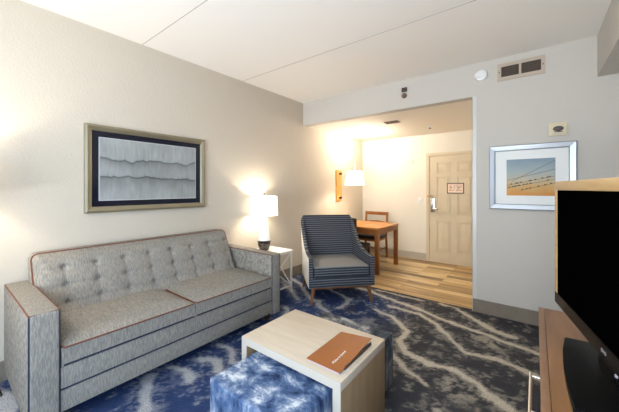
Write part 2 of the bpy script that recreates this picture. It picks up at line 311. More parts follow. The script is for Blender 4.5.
# entry door
D = []
bm = B()
for a in ((-1.655, -1.60, 0, 1.99), (-.72, -.665, 0, 1.99), (-1.655, -.665, 1.99, 2.045)): box(bm, a[0], a[1], YA-.03, YA, a[2], a[3], bev=.004)
df = struct('door_1', bm, M['door'])
df['label'] = 'beige six panel entry door at the end of the hall'
bm = B(); box(bm, -1.60, -.72, YA-.012, YA-.002, .012, 1.99)
dl = obj('door_leaf', bm, M['door'], df)
bm = B()
for x0, x1 in ((-1.475, -1.235), (-1.12, -.87)):
    for z0, z1 in ((1.665, 1.865), (.90, 1.60), (.205, .775)):
        box(bm, x0+.035, x1-.035, YA-.020, YA-.010, z0+.035, z1-.035, bev=.008)
        for q in ((x0, x0+.016, z0, z1), (x1-.016, x1, z0, z1), (x0, x1, z0, z0+.016), (x0, x1, z1-.016, z1)): box(bm, q[0], q[1], YA-.022, YA-.010, q[2], q[3], bev=.004)
obj('door_panel', bm, M['door'], dl)
bm = B(); box(bm, -1.575, -1.495, YA-.035, YA-.012, .93, 1.20, bev=.012); lp = obj('lock_plate', bm, M['chrome'], dl)
bm = B(); tube(bm, [(-1.53, YA-.03, 1.0), (-1.53, YA-.07, 1.0), (-1.52, YA-.085, 1.0), (-1.42, YA-.085, .995)], .012); obj('door_handle', bm, M['chrome'], dl)
bm = B(); box(bm, -1.64, -1.53, YA-.055, YA-.03, 1.225, 1.245, bev=.004); obj('guard_latch', bm, M['bracket'], dl)
sn = thing('door_sign', 'small brown framed notice on the beige entry door', 'sign', (-1.16, YA-.022, 1.30))
pbox('sign_frame', M['brown'], sn, -1.285, -1.005, YA-.030, YA-.022, 1.285, 1.475, bev=.003)
def sign_col(u, v):
    c = np.ones_like(u); row = np.abs(((v*6) % 1)-.5) < .22; on = row & (v > .12) & (v < .9) & (u > .08) & (u < .92) & (vnoise(u*38, np.floor(v*6)*7, 2) > .35) & (np.abs(u-.52) > .03)
    k = np.where(on, .28, 1.); return c*.80*k, c*.62*k, c*.50*k
pattern_grid('sign_face', M['print'], 90, 50, lambda u, v: (-1.27+u*.25, u*0+YA-.0305, 1.30+v*.16), sign_col, sn)
# ------------------------------------------------------------------ sofa
so = thing('sofa', 'long grey striped sofa with tufted back and rust piping', 'sofa', (-2.6, 1.33, 0))
FX = -2.117
def arm(y0, y1):
    a = pbox('arm', M['sofa'], so, -2.985, FX, y0, y1, .085, .70, bev=.018, seg=3)
    e = .0053
    for mname, pts in (('piping', [(-2.97, y0+e, (.70-e)), (FX-e, y0+e, (.70-e)), (FX-e, y1-e, (.70-e)), (-2.97, y1-e, (.70-e))]),):
        bm = B(); tube(bm, pts, .0048, 8); obj('piping', bm, M['piping'], a)
    bm = B()
    for y in (y0+e, y1-e): tube(bm, [(FX-e, y, .69), (FX-e, y, .092)], .0048, 8)
    p = obj('piping', bm, M['navy'], a); p['label'] = 'piping down the arm front with shade painted in navy'
arm(.303, .439); arm(2.106, 2.229)
pbox('base', M['sofa'], so, -2.95, FX-.012, .439, 2.106, .105, .235, bev=.008)
pbox('base', M['sofa'], so, -2.95, FX-.006, .439, 2.106, .238, .365, bev=.008)
bm = B(); tube(bm, [(FX-.010, .441, .237), (FX-.010, 2.104, .237)], .006, 8); obj('piping', bm, M['navy'], so)
for x in (-2.90, -2.25):
    for y in (.38, 2.16): pbox('foot', M['darkwood'], so, x-.025, x+.025, y-.025, y+.025, 0, .09)
def cushion(y0, y1):
    bm = B(); nx, ny = 14, 22; x0, x1 = -2.74, FX; zb = .37; zt = .472
    def pt(i, j, up):
        u = i/nx; v = j/ny; e = min(u, 1-u, v*1.6, (1-v)*1.6); c = 1-math.exp(-e*9)
        ins = .0
        z = (zt+.045*c) if up else zb
        return (x0+(x1-x0)*u, y0+(y1-y0)*v, z)
    T = [[bm.verts.new(pt(i, j, True)) for j in range(ny+1)] for i in range(nx+1)]; Bt = [[bm.verts.new(pt(i, j, False)) for j in range(ny+1)] for i in range(nx+1)]
    for i in range(nx):
        for j in range(ny):
            bm.faces.new((T[i][j], T[i+1][j], T[i+1][j+1], T[i][j+1])); bm.faces.new((Bt[i][j], Bt[i][j+1], Bt[i+1][j+1], Bt[i+1][j]))
    for i in range(nx): bm.faces.new((T[i][0], Bt[i][0], Bt[i+1][0], T[i+1][0])); bm.faces.new((T[i][ny], T[i+1][ny], Bt[i+1][ny], Bt[i][ny]))
    for j in range(ny): bm.faces.new((T[0][j], T[0][j+1], Bt[0][j+1], Bt[0][j])); bm.faces.new((T[nx][j], Bt[nx][j], Bt[nx][j+1], T[nx][j+1]))
    c = obj('seat_cushion', bm, M['sofa'], so, angle=50)
    bm = B(); tube(bm, [(x0+.02, y0+.004, zt+.003), (x1-.012, y0+.004, zt+.001), (x1-.002, y0+.012, zt), (x1-.002, y1-.012, zt), (x1-.012, y1-.004, zt+.001), (x0+.02, y1-.004, zt+.003)], .0048, 8); obj('piping', bm, M['piping'], c)
    bm = B(); tube(bm, [(x1-.002, y0+.01, zb+.004), (x1-.002, y1-.01, zb+.004)], .006, 8); p = obj('piping', bm, M['navy'], c)
cushion(.443, 1.259); cushion(1.265, 2.102)
def sofa_back():
    ny, nz = 150, 46; y0, y1, z0, z1 = .428, 2.085, .40, .898
    cols = [.597+.2016*k for k in range(0, 8)]; rows = [.79, .67, .555]
    y, z = np.meshgrid(np.linspace(0, 1, ny), np.linspace(0, 1, nz)); yy = y0+(y1-y0)*y; zz = z0+(z1-z0)*z
    yw = yy + (y-.5)*0*.02
    lean = -2.62-(zz-.5)*.50
    dy = np.min([np.abs(yy-c) for c in cols if y0+.02 < c < y1-.03], axis=0); dz = np.min([np.abs(zz-r) for r in rows], axis=0)
    btn = np.exp(-(dy**2+dz**2)/(.018**2))*.020+np.exp(-(dy**2+dz**2)/(.055**2))*.012
    inside = (zz < .80)
    seam = np.exp(-(dy/.010)**2)*.007*(zz < .80)+np.exp(-(dz/.010)**2)*.006
    edge = np.minimum(np.minimum(y, 1-y)*(y1-y0), (1-z)*(z1-z0)); rnd = .075*np.exp(-edge/.028)
    xx = lean-btn-seam-rnd
    # rounded top corners
    rc = .045
    for (cx, sgn) in ((y0+rc, -1), (y1-rc, 1)):
        m_ = ((yy-cx)*sgn > 0) & (zz > z1-rc); d = np.hypot(yy-cx, zz-(z1-rc)); mx = np.maximum(np.abs(yy-cx), np.abs(zz-(z1-rc))); sc = np.where(m_ & (d > 1e-6), mx/np.maximum(d, 1e-6), 1)
        yy = np.where(m_, cx+(yy-cx)*sc, yy); zz = np.where(m_, (z1-rc)+(zz-(z1-rc))*sc, zz)
    bm = B(); F = [[bm.verts.new((xx[i, j], yy[i, j], zz[i, j])) for j in range(ny)] for i in range(nz)]
    K = [[bm.verts.new((-2.93-.06*(i/(nz-1)), yy[i, j], zz[i, j])) if (i in (0, nz-1) or j in (0, ny-1)) else None for j in range(ny)] for i in range(nz)]
    for i in range(nz-1):
        for j in range(ny-1): bm.faces.new((F[i][j], F[i][j+1], F[i+1][j+1], F[i+1][j]))
        for j in (0, ny-1): bm.faces.new((F[i][j], F[i+1][j], K[i+1][j], K[i][j]))
    for j in range(ny-1):
        for i in (0, nz-1): bm.faces.new((F[i][j], F[i][j+1], K[i][j+1], K[i][j]))
    for j in range(ny-1): bm.faces.new((K[0][j], K[0][j+1], K[nz-1][j+1], K[nz-1][j]))
    ring = [(xx[i, 0]+.004, yy[i, 0], zz[i, 0]) for i in range(12, nz)]+[(xx[-1, j]+.004, yy[-1, j], zz[-1, j]) for j in range(1, ny-1)]+[(xx[i, -1]+.004, yy[i, -1], zz[i, -1]) for i in range(nz-1, 11, -1)]
    b = obj('backrest', bm, M['sofa'], so, angle=60)
    bm = B(); tube(bm, ring, .005, 8); obj('piping', bm, M['piping'], b)
    n = 0
    for r in rows:
        for c in cols:
            if y0+.02 < c < y1-.03:
                bm = B(); x = -2.62-(r-.5)*.50-.037; lathe(bm, [(.001, .005), (.007, .004), (.010, 0), (.010, -.004)], (x, c, r), 10, 'X'); obj('button', bm, M['sofa'], b)
sofa_back()
# ------------------------------------------------------------------ end tables and lamps
def end_table(y0, y1, label, x0=-3.0, x1=-2.56, zt=.56):
    t = thing('end_table', label, 'table', ((x0+x1)/2, (y0+y1)/2, 0))
    pbox('tabletop', M['ceramic'], t, x0, x1, y0, y1, zt-.018, zt, bev=.002)
    r = .011
    for z in (zt-.030, .085):
        bm = B(); tube(bm, [(x0+.02, y0+.02, z), (x1-.02, y0+.02, z), (x1-.02, y1-.02, z), (x0+.02, y1-.02, z)], r, closed=True, square=True); obj('frame', bm, M['whitemetal'], t, angle=20)
    for x in (x0+.02, x1-.02):
        for y in (y0+.02, y1-.02): pbox('leg', M['whitemetal'], t, x-r, x+r, y-r, y+r, 0, zt-.018)
    for pts in ([(x1-.02, y0+.02, .085), (x1-.02, y1-.02, zt-.03)], [(x1-.023, y0+.02, zt-.03), (x1-.023, y1-.02, .085)],
                [(x0+.02, y1-.02, .085), (x1-.02, y1-.02, zt-.03)], [(x0+.02, y1-.023, zt-.03), (x1-.02, y1-.023, .085)],
                [(x0+.02, y0+.02, .085), (x1-.02, y0+.02, zt-.03)], [(x0+.02, y0+.023, zt-.03), (x1-.02, y0+.023, .085)]):
        bm = B(); tube(bm, pts, .009, square=True); obj('cross_brace', bm, M['whitemetal'], t, angle=20)
    return t
end_table(2.33, 2.945, 'white end table with crossed metal frame between sofa and armchair')
def table_lamp(x, y, z, label):
    t = thing('table_lamp', label, 'lamp', (x, y, z), group=None)
    bm = B(); lathe(bm, [(.050, 0), (.062, .012), (.078, .06), (.086, .11), (.086, .135)], (x, y, z)); obj('base', bm, M['darkglass'], t)
    bm = B(); lathe(bm, [(.086, .135), (.078, .19), (.062, .27), (.046, .36), (.036, .43), (.030, .47), (.014, .48), (.012, .56)], (x, y, z)); obj('body', bm, M['glassy'], t)
    zs0, zs1, r0, r1 = z+.465, z+.715, .182, .170
    bm = B(); lathe(bm, [(r0, zs0-z), (r1, zs1-z), (r1-.003, zs1-z), (r0-.003, zs0-z), (r0, zs0-z)], (x, y, z), 48, cap=False); obj('lamp_shade', bm, M['shade'], t)
    bm = B()
    for k in range(3):
        a = 2*PI*k/3; tube(bm, [(x, y, zs1-.02), (x+(r1-.003)*math.cos(a), y+(r1-.003)*math.sin(a), zs1-.004)], .002, 6)
    tube(bm, [(x, y, z+.5), (x, y, zs1+.015)], .003, 6); lathe(bm, [(.002, .73), (.009, .735), (.009, .75), (.002, .76)], (x, y, z), 12); obj('finial', bm, M['brown'], t)
    point('lamp_bulb', (x, y, z+.60), LAMP, WARM, .03, t)
    return t
table_lamp(-2.84, 2.68, .56, 'lit lamp with white drum shade and dark glass base on end table')
fl = thing('floor_lamp', 'floor lamp with white drum shade beyond the left end of the sofa', 'lamp', (-2.80, .0, 0))
bm = B(); lathe(bm, [(.001, .02), (.13, .02), (.14, .012), (.14, 0)][::-1], (-2.80, 0, 0), 40); obj('base', bm, M['bronze'], fl)
bm = B(); tube(bm, [(-2.80, 0, .02), (-2.80, 0, 1.56)], .011, 12); obj('pole', bm, M['bronze'], fl)
bm = B(); lathe(bm, [(.20, 1.32), (.185, 1.60), (.182, 1.60), (.197, 1.32), (.20, 1.32)], (-2.80, 0, 0), 48, cap=False); obj('lamp_shade', bm, M['shade'], fl)
bm = B()
for k in range(3): tube(bm, [(-2.80, 0, 1.56), (-2.80+.183*math.cos(2*PI*k/3), .183*math.sin(2*PI*k/3), 1.59)], .002, 6)
obj('shade_carrier', bm, M['bronze'], fl)
point('lamp_bulb', (-2.77, .03, 1.47), LAMP*.75, WARM, .03, fl)
t = thing('telephone', 'black handset lying on the end table beside the lamp', 'phone', (-2.90, 2.49, .56))
bm = B(); tube(bm, [(-2.96, 2.49, .572), (-2.93, 2.50, .586), (-2.88, 2.515, .586), (-2.84, 2.53, .572)], .014, 10, rads=[.018, .014, .014, .019]); obj('handset', bm, M['black'], t)
pbox('cradle', M['black'], t, -2.94, -2.86, 2.475, 2.535, .56, .572, bev=.005)
tag(obj('candy_dish', (lambda b: (lathe(b, [(.018, 0), (.03, .008), (.033, .016), (.030, .016), (.02, .010)], (-2.70, 2.56, .56), 20), b)[1])(B()), M['piping'], origin=(-2.70, 2.56, .56)), 'small rust red dish on the end table beside the lamp', 'dish')
# ------------------------------------------------------------------ coffee table, ottomans, folder
ct = thing('coffee_table', 'pale maple waterfall coffee table with ottomans tucked beneath', 'table', (-1.105, 1.44, 0))
x0, x1, y0, y1 = -1.462, -.735, 1.188, 1.705
bm = B(); box(bm, x0, x1, y0+.004, y1, .405, .45, bev=.002); obj('tabletop', bm, M['maple'], ct)
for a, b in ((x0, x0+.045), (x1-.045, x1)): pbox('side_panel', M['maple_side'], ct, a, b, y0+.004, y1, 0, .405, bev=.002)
bm = B(); box(bm, x0, x1, y0, y0+.004, .405, .45); box(bm, x0, x0+.045, y0, y0+.004, 0, .405); box(bm, x1-.045, x1, y0, y0+.004, 0, .405); obj('edge_band', bm, M['rim'], ct)
def ottoman(xa, xb, ya, yb, zt, label, om):
    o = thing('ottoman', label, 'ottoman', ((xa+xb)/2, (ya+yb)/2, 0))
    pbox('cushion', om, o, xa, xb, ya, yb, .012, zt, bev=.018, seg=3)
    for x in (xa+.05, xb-.05):
        for y in (ya+.05, yb-.05): bm = B(); lathe(bm, [(.02, 0), (.02, .014)], (x, y, 0), 12); obj('foot', bm, M['black'], o)
    bm = B(); e = .006; tube(bm, [(xa+e, ya+e, zt-e), (xb-e, ya+e, zt-e), (xb-e, yb-e, zt-e), (xa+e, yb-e, zt-e)], .004, 8, closed=True); obj('piping', bm, om, o)
ottoman(-1.355, -.800, .885, 1.40, .385, 'blue and white ottoman in front of the pale coffee table', M['ottoman'])
ottoman(-1.37, -.790, 1.42, 1.985, .365, 'matching ottoman with its greyer light painted in, far side of the coffee table', M['ottoman_grey_light'])
fo = thing('folder', 'orange brown folder with white script lying on the coffee table', 'folder', (-.87, 1.42, .45))
fx0, fx1, fy0, fy1 = -.980, -.768, 1.235, 1.592
pbox('pages', M['pages'], fo, fx0+.003, fx1-.004, fy0+.004, fy1-.003, .4505, .458)
bm = B(); v = [bm.verts.new(p) for p in ((fx0, fy0, .459), (fx1, fy0, .460), (fx1, fy1, .487), (fx0, fy1, .463), (fx0, fy0, .462), (fx1, fy0, .463), (fx1, fy1, .490), (fx0, fy1, .466))]
for f in ((3, 2, 1, 0), (4, 5, 6, 7), (0, 1, 5, 4), (1, 2, 6, 5), (2, 3, 7, 6), (3, 0, 4, 7)): bm.faces.new([v[i] for i in f])
obj('cover', bm, M['orange'], fo, smooth=False)
pbox('spine', M['brown'], fo, fx1-.004, fx1-.001, fy0+.05, fy1-.003, .4505, .470)
def text(name, s, size, loc, rot, m, parent, ext=.0004, shear=0, rotobj=None):
    c = bpy.data.curves.new(name, 'FONT'); c.body = s; c.size = size; c.extrude = ext; c.align_x = 'CENTER'; c.align_y = 'CENTER'; c.shear = shear
    o = bpy.data.objects.new(name, c); C.objects.link(o); c.materials.append(m)
    dg = bpy.context.evaluated_depsgraph_get(); me = bpy.data.meshes.new_from_object(o.evaluated_get(dg)); bpy.data.objects.remove(o)
    o = bpy.data.objects.new(name, me); C.objects.link(o)
    if not me.materials: me.materials.append(m)
    o.parent = parent; o.location = loc; o.rotation_euler = rot; return o
tx = text('lettering', 'Make it home', .023, (-.835+.87, 1.335-1.42, .0228), (0, 0, 0), M['mount'], fo, .0003, .3)
e1 = Vector((0, .365, .027)).normalized(); nrm = Vector((fx1-fx0, 0, .001)).cross(Vector((0, .365, .027))); nrm = (Vector((.22, 0, .012)).cross(Vector((0, .365, .0155)))).normalized()
ux = Vector((0, .365, .0155+.006)).normalized(); uy = nrm.cross(ux).normalized(); nrm = ux.cross(uy)
tx.rotation_euler = Matrix((ux, uy, nrm)).transposed().to_euler()
# ------------------------------------------------------------------ armchair
yaw = math.atan2(.73, .68)
ac = thing('armchair', 'navy striped armchair with sweeping arms and walnut legs', 'armchair', (-1.835-.73*.36+.010, 2.98+.68*.36+.011, 0), yaw)
def shell():
    path = []
    n = 16
    for i in range(n+1): t_ = i/n; path.append((-.42+.012*t_, -.36+.66*t_))
    for i in range(1, 8): a = PI-PI/2*i/8; path.append((-.348+.06*math.cos(a), .30+.06*math.sin(a)))
    for i in range(0, 13): path.append((-.348+.696*i/12, .36))
    left = path[:]; k = len(left)
    full = left+[(-x, y) for x, y in left[:n+8][::-1]]
    pts = [Vector((x*.965, y, 0)) for x, y in full]; N_ = len(pts); nv = 9; sec = []
    for i, p in enumerate(pts):
        a = pts[max(0, i-1)]; b = pts[min(N_-1, i+1)]; tg = (b-a).normalized(); nr = Vector((tg.y, -tg.x, 0))   # inward on this winding
        f = min(1, max(0, (p.y+.36)/.72)); g = f*f*(3-2*f); hz = .56+.425*(f**3.6)
        th = .05
        inner = p+nr*th
        def lean(q, z): 
            L = max(0, z-.42); return Vector((q.x*(1+.02*L*g), q.y+(L*.30+.05*0)*f**1.5, z))
        loop = []
        for j in range(nv): loop.append(lean(p, .20+(hz-.012-.20)*j/(nv-1)))
        mid = (p+inner)/2; loop.append(lean(p*.8+inner*.2, hz)); loop.append(lean(p*.3+inner*.7, hz))
        for j in range(nv): loop.append(lean(inner, hz-.012-(hz-.012-.20)*j/(nv-1)))
        sec.append(loop)
    bm = B(); R = [[bm.verts.new(q) for q in s] for s in sec]; m_ = len(R[0])
    for i in range(N_-1):
        for j in range(m_):
            f = bm.faces.new((R[i][j], R[i][(j+1) % m_], R[i+1][(j+1) % m_], R[i+1][j])); f.material_index = 1 if j < nv-1 else 0
    bm.faces.new(R[0]); bm.faces.new(R[-1][::-1])
    return obj('backrest', bm, [M['chairfab'], M['whitefab']], ac, True, angle=50)
shell()
pbox('seat_base', M['chairfab'], ac, -.36, .36, -.352, .30, .20, .315, local=True, bev=.01)
pbox('seat_cushion', [M['chairfab'], M['chairseat']], ac, -.342, .342, -.355, .30, .318, .443, local=True, bev=.02, seg=3)
sc = [o for o in ac.children if o.name.startswith('seat_cushion')][0]
for p in sc.data.polygons:
    if p.normal.z > .7: p.material_index = 1
pbox('apron', M['legw'], ac, -.37, .37, -.33, .28, .175, .205, local=True, bev=.004)
for sx in (-1, 1):
    for yy_, dy in ((-.31, -.035), (.27, .05)):
        bm = B(); tube(bm, [(sx*.34, yy_, .19), (sx*.375, yy_+dy, 0)], .02, 12, rads=[.027, .015]); obj('leg', bm, M['legw'], ac, True)
# ------------------------------------------------------------------ desk and chairs
dk = thing('desk', 'orange wooden desk standing against the hall wall', 'desk', (-2.48, 4.74, 0))
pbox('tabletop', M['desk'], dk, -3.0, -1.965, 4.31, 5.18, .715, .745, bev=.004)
bm = B()
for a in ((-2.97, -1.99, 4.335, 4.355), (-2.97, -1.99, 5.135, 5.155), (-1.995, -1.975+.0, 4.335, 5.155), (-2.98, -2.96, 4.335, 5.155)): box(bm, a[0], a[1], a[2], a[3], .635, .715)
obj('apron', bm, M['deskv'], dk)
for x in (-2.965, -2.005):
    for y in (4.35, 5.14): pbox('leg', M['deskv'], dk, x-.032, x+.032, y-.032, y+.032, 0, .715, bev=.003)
def desk_chair(loc, rz, label, wood_m, padded):
    c = thing('desk_chair', label, 'chair', loc, rz); w = .25   # faces -Y locally, back at +Y
    pbox('seat', M['blackfab'], c, -w+.005, w-.005, -.24, .20, .41, .475, local=True, bev=.02, seg=3)
    for x in (-w+.02, w-.02):
        bm = B(); tube(bm, [(x, -.21, 0), (x, -.21, .41)], .024, square=True); obj('leg', bm, wood_m, c, True)
        bm = B(); tube(bm, [(x, .25, 0), (x, .21, .42), (x, .27, .90)], .024, square=True); obj('leg', bm, wood_m, c, True)
        bm = B(); tube(bm, [(x, -.21, .2), (x, .23, .2)], .013, square=True); obj('stretcher', bm, wood_m, c, True)
    bm = B(); tube(bm, [(-w+.02, 0, .2), (w-.02, 0, .2)], .013, square=True); obj('stretcher', bm, wood_m, c, True)
    pbox('seat_frame', wood_m, c, -w+.02, w-.02, -.22, .21, .37, .41, local=True)
    if padded: pbox('backrest', M['blackfab'], c, -w, w, .222, .285, .56, .925, local=True, bev=.03, seg=4)
    else:
        pbox('top_rail', wood_m, c, -w, w, .255, .285, .835, .90, local=True, bev=.006)
        bm = B(); pts = [( -w+.03+ (2*w-.06)*i/16, .70+.025*math.sin(PI*i/16)) for i in range(17)]
        for (xa, za), (xb, zb) in zip(pts, pts[1:]):
            box(bm, xa, xb, .235, .255, .60, (za+zb)/2)
        obj('back_slat', bm, wood_m, c, True)
    return c
desk_chair((-2.59, 5.33, 0), 0, 'orange wooden chair with black seat on the far side of the desk', M['deskv'], False)
desk_chair((-2.41, 4.20, 0), PI, 'black padded chair on the near side of the desk behind the armchair', M['darkwood'], True)
# wall bracket and pendant
wb = thing('wall_bracket', 'upright golden wooden bracket on the hall wall beside the pendant lamp', 'bracket', (XL, 4.79, 1.43))
pbox('backplate', M['bracket'], wb, XL, XL+.035, 4.70, 4.88, 1.13, 1.73, bev=.008)
for z in (1.20, 1.66):
    bm = B(); lathe(bm, [(.018, 0), (.018, .03), (.026, .034), (.026, .046), (.012, .052)], (XL+.035, 4.79, z), 20, 'X'); obj('knob', bm, M['brown'], wb)
pl = thing('pendant_lamp', 'lit white pendant lamp hanging above the desk', 'lamp', (-2.55, 4.60, 1.44))
bm = B(); lathe(bm, [(.178, 0), (.128, .245), (.125, .245), (.175, 0), (.178, 0)], (-2.55, 4.60, 1.44), 40, cap=False); obj('lamp_shade', bm, M['shade'], pl)
bm = B(); tube(bm, [(-2.55, 4.6, 1.60), (-2.55, 4.6, 2.03)], .006, 8)
for k in range(3): tube(bm, [(-2.55, 4.6, 1.68), (-2.55+.126*math.cos(2*PI*k/3), 4.6+.126*math.sin(2*PI*k/3), 1.68)], .002, 6)
obj('rod', bm, M['whitemetal'], pl)
bm = B(); lathe(bm, [(.085, .59), (.085, .598)], (-2.55, 4.6, 1.44), 24); obj('disc', bm, M['whitemetal'], pl)
bm = B(); tube(bm, [(-2.55, 4.6, 2.03), (-2.55, 4.6, HH)], .002, 6); obj('cord', bm, M['white'], pl)
point('lamp_bulb', (-2.55, 4.60, 1.56), PEND, WARM, .03, pl)
# hall ceiling fittings
dn = thing('ceiling_light', 'round recessed light in the hall ceiling near the left wall', 'light', (-2.717, 4.953, HH))
bm = B(); lathe(bm, [(.085, 0), (.085, -.006), (.065, -.008), (.06, -.002)], (-2.717, 4.953, HH), 32, cap=False); obj('trim_ring', bm, M['white'], dn)
bm = B(); lathe(bm, [(.001, -.003), (.06, -.003)], (-2.717, 4.953, HH), 32, cap=False); lensm = mat('light_lens', (.9, .85, .7), .5); glow(lensm, (1, .85, .62), 4); obj('lens', bm, lensm, dn)
point('lamp_bulb', (-2.5, 4.953, HH-.08), CAN, WARM, .06, dn)
cv = thing('ceiling_vent', 'small dark vent grille in the hall ceiling', 'vent', (-1.76, 4.36, HH))
pbox('frame', M['bronze'], cv, -1.87, -1.65, 4.29, 4.43, HH-.010, HH, bev=.003)
bm = B()
for k in range(6): box(bm, -1.86+k*.034, -1.845+k*.034, 4.30, 4.42, HH-.016, HH-.010)
obj('slats', bm, M['brown'], cv)
sp = thing('ceiling_sprinkler', 'small sprinkler head on the hall ceiling near the door', 'sprinkler', (-1.37, 4.99, HH))
bm = B(); lathe(bm, [(.035, 0), (.032, -.008), (.012, -.012), (.012, -.035)], (-1.37, 4.99, HH), 20); obj('escutcheon', bm, M['white'], sp)
bm = B(); lathe(bm, [(.010, -.035), (.018, -.045), (.026, -.05), (.026, -.054)], (-1.37, 4.99, HH), 16); obj('deflector', bm, M['bronze'], sp)
ws = thing('wall_sprinkler', 'brown sprinkler head on the wall above the hall opening', 'sprinkler', (-1.335, YF, 2.63))
pbox('escutcheon', M['brown'], ws, -1.37, -1.30, YF-.02, YF, 2.62, 2.675, bev=.006)
bm = B(); lathe(bm, [(.034, 0), (.034, -.02), (.024, -.03), (.012, -.05), (.010, -.055)], (-1.337, YF, 2.572), 20, 'Y'); obj('deflector', bm, M['bronze'], ws)
# smoke alarm
sa = thing('smoke_alarm', 'round white smoke alarm on the wall left of the vent grille', 'alarm', (-.475, YF, 2.625))
bm = B(); lathe(bm, [(.062, 0), (.062, -.018), (.055, -.03), (.030, -.036), (.002, -.037)], (-.475, YF, 2.625), 32, 'Y'); obj('body', bm, M['white'], sa)
pbox('sensor_block', M['white'], sa, -.535, -.478, YF-.045, YF-.01, 2.605, 2.645, bev=.004)
bm = B(); lathe(bm, [(.024, -.036), (.022, -.040), (.001, -.040)], (-.462, YF, 2.625), 20, 'Y'); obj('test_button', bm, M['mount'], sa)
# vent grille
vg = thing('wall_vent', 'wide taupe vent grille high on the wall below the ceiling', 'vent', (-.125, YF, 2.62))
tg = mat('grille_paint', (.46, .38, .30), .5); tgd = mat('grille_dark', (.10, .07, .05), .6)
bm = B(); a, b, c, d = -.325, .077, 2.527, 2.707
for q in ((a, b, c, c+.036), (a, b, d-.036, d), (a, a+.034, c+.036, d-.036), (b-.034, b, c+.036, d-.036), (-.137, -.117, c+.036, d-.036)): box(bm, q[0], q[1], YF-.012, YF, q[2], q[3])
obj('frame', bm, tg, vg)
pbox('backing', mat('vent_back', (.05, .035, .025), .8), vg, a+.02, b-.02, YF-.002, YF-.0005, c+.02, d-.02)
for xa, xb in ((a+.034, -.137), (-.117, b-.034)):
    bm = B(); n = 15
    for k in range(n): x = xa+(xb-xa)*(k+.5)/n; box(bm, x-.002, x+.002, YF-.010, YF-.004, c+.036, d-.036)
    for k in range(4): z = c+.036+(d-c-.072)*(k+1)/5; box(bm, xa, xb, YF-.006, YF-.003, z-.0018, z+.0018)
    obj('louvres', bm, tgd, vg)
for x in (a+.017, b-.017):
    bm = B(); lathe(bm, [(.006, -.012), (.005, -.015), (.001, -.016)], (x, YF, 2.617), 12, 'Y'); obj('screw', bm, tgd, vg)
# strobe alarm
st = thing('strobe_alarm', 'cream fire strobe on the wall above the silver framed picture', 'alarm', (.172, YF, 1.955))
pbox('backplate', M['cream'], st, .10, .243, YF-.02, YF, 1.892, 2.018, bev=.005)
pbox('housing', M['cream'], st, .125, .235, YF-.035, YF-.02, 1.905, 1.995, bev=.006)
bm = B(); lathe(bm, [(.033, 0), (.030, -.018), (.018, -.028), (.001, -.03)], (.172, YF-.035, 1.955), 20, 'Y'); bmesh.ops.scale(bm, verts=bm.verts, vec=(1.25, 1, .75), space=Matrix.Translation((-.172, 0, -1.955))); obj('lens', bm, M['lens'], st)
pbox('label_bar', M['brown'], st, .142, .205, YF-.038, YF-.034, 1.921, 1.930)
# light switch
sw = thing('light_switch', 'white light switch plate on the hall wall beside the door', 'switch', (-1.77, YA, 1.14))
pbox('plate', M['white'], sw, -1.81, -1.73, YA-.006, YA, 1.08, 1.20, bev=.002); pbox('toggle', M['white'], sw, -1.778, -1.762, YA-.014, YA-.006, 1.125, 1.155, bev=.002)
th = tag(obj('wall_hook', (lambda b: (box(b, -1.93, -1.91, YA-.012, YA, 1.87, 1.93, bev=.003), b)[1])(B()), M['cream'], origin=(-1.92, YA, 1.9)), 'tiny cream hook high on the hall back wall', 'hook')
# ------------------------------------------------------------------ framed pictures
pa = thing('framed_picture', 'champagne framed grey abstract with black mat above the sofa', 'picture', (XL, 1.35, 1.55))
ya, yb, za, zb = .775, 1.90, 1.168, 1.931
def frame_x(w, dep, m, name):
    bm = B()
    # mitred profile pieces
    for (p, q) in (((ya, za), (yb, za)), ((yb, za), (yb, zb)), ((yb, zb), (ya, zb)), ((ya, zb), (ya, za))):
        cy, cz = (ya+yb)/2, (za+zb)/2
        def ins(pt, k, x): return (XL+x, pt[0]+(k if pt[0] < cy else -k), pt[1]+(k if pt[1] < cz else -k))
        prof = [(0, 0), (0, dep), (w*.35, dep+.004), (w*.8, dep-.006), (w, dep-.012), (w, 0)]
        A = [bm.verts.new(ins(p, k, x)) for k, x in prof]; Bv = [bm.verts.new(ins(q, k, x)) for k, x in prof]
        for i in range(len(prof)-1): bm.faces.new((A[i], A[i+1], Bv[i+1], Bv[i]))
    return obj(name, bm, m, pa, smooth=False)
frame_x(.052, .035, M['champagne'], 'frame')
pbox('mat_board', M['blackmat'], pa, XL+.002, XL+.012, ya+.045, yb-.045, za+.045, zb-.045)
pbox('fillet', M['fillet'], pa, XL+.010, XL+.016, ya+.104, yb-.104, za+.102, zb-.102)
def art_col(u, v):
    n = fbm(u*7, u*0, 4, 3); n2 = fbm(u*8, u*0+3, 14, 3); st = fbm(u*60, v*5, 8, 3); bl = fbm(u*5, v*4, 41, 3)
    g = .30+.12*(st-.5)+.12*(bl-.5)
    for base_, nn, k in ((.665, n, .16), (.375, n2, .12)):
        l = base_+(nn-.5)*k; d = l-v
        g = g-.13*np.exp(-(np.abs(d)/.012)**1.2)-.13*np.where(d > 0, np.exp(-d/.11), 0)*(.5+st)
    g = np.clip(g, .03, .6); return g*.97, g*1.0, g*.96
pattern_grid('artwork', M['print'], 340, 150, lambda u, v: (u*0+XL+.0165, ya+.112+u*(yb-ya-.224), za+.110+v*(zb-za-.220)), art_col, pa)
pb = thing('framed_picture', 'silver framed print of birds on wires at sunset', 'picture', (-.046, YF, 1.495))
xa, xb, za2, zb2 = -.40, .307, 1.159, 1.83
bm = B()
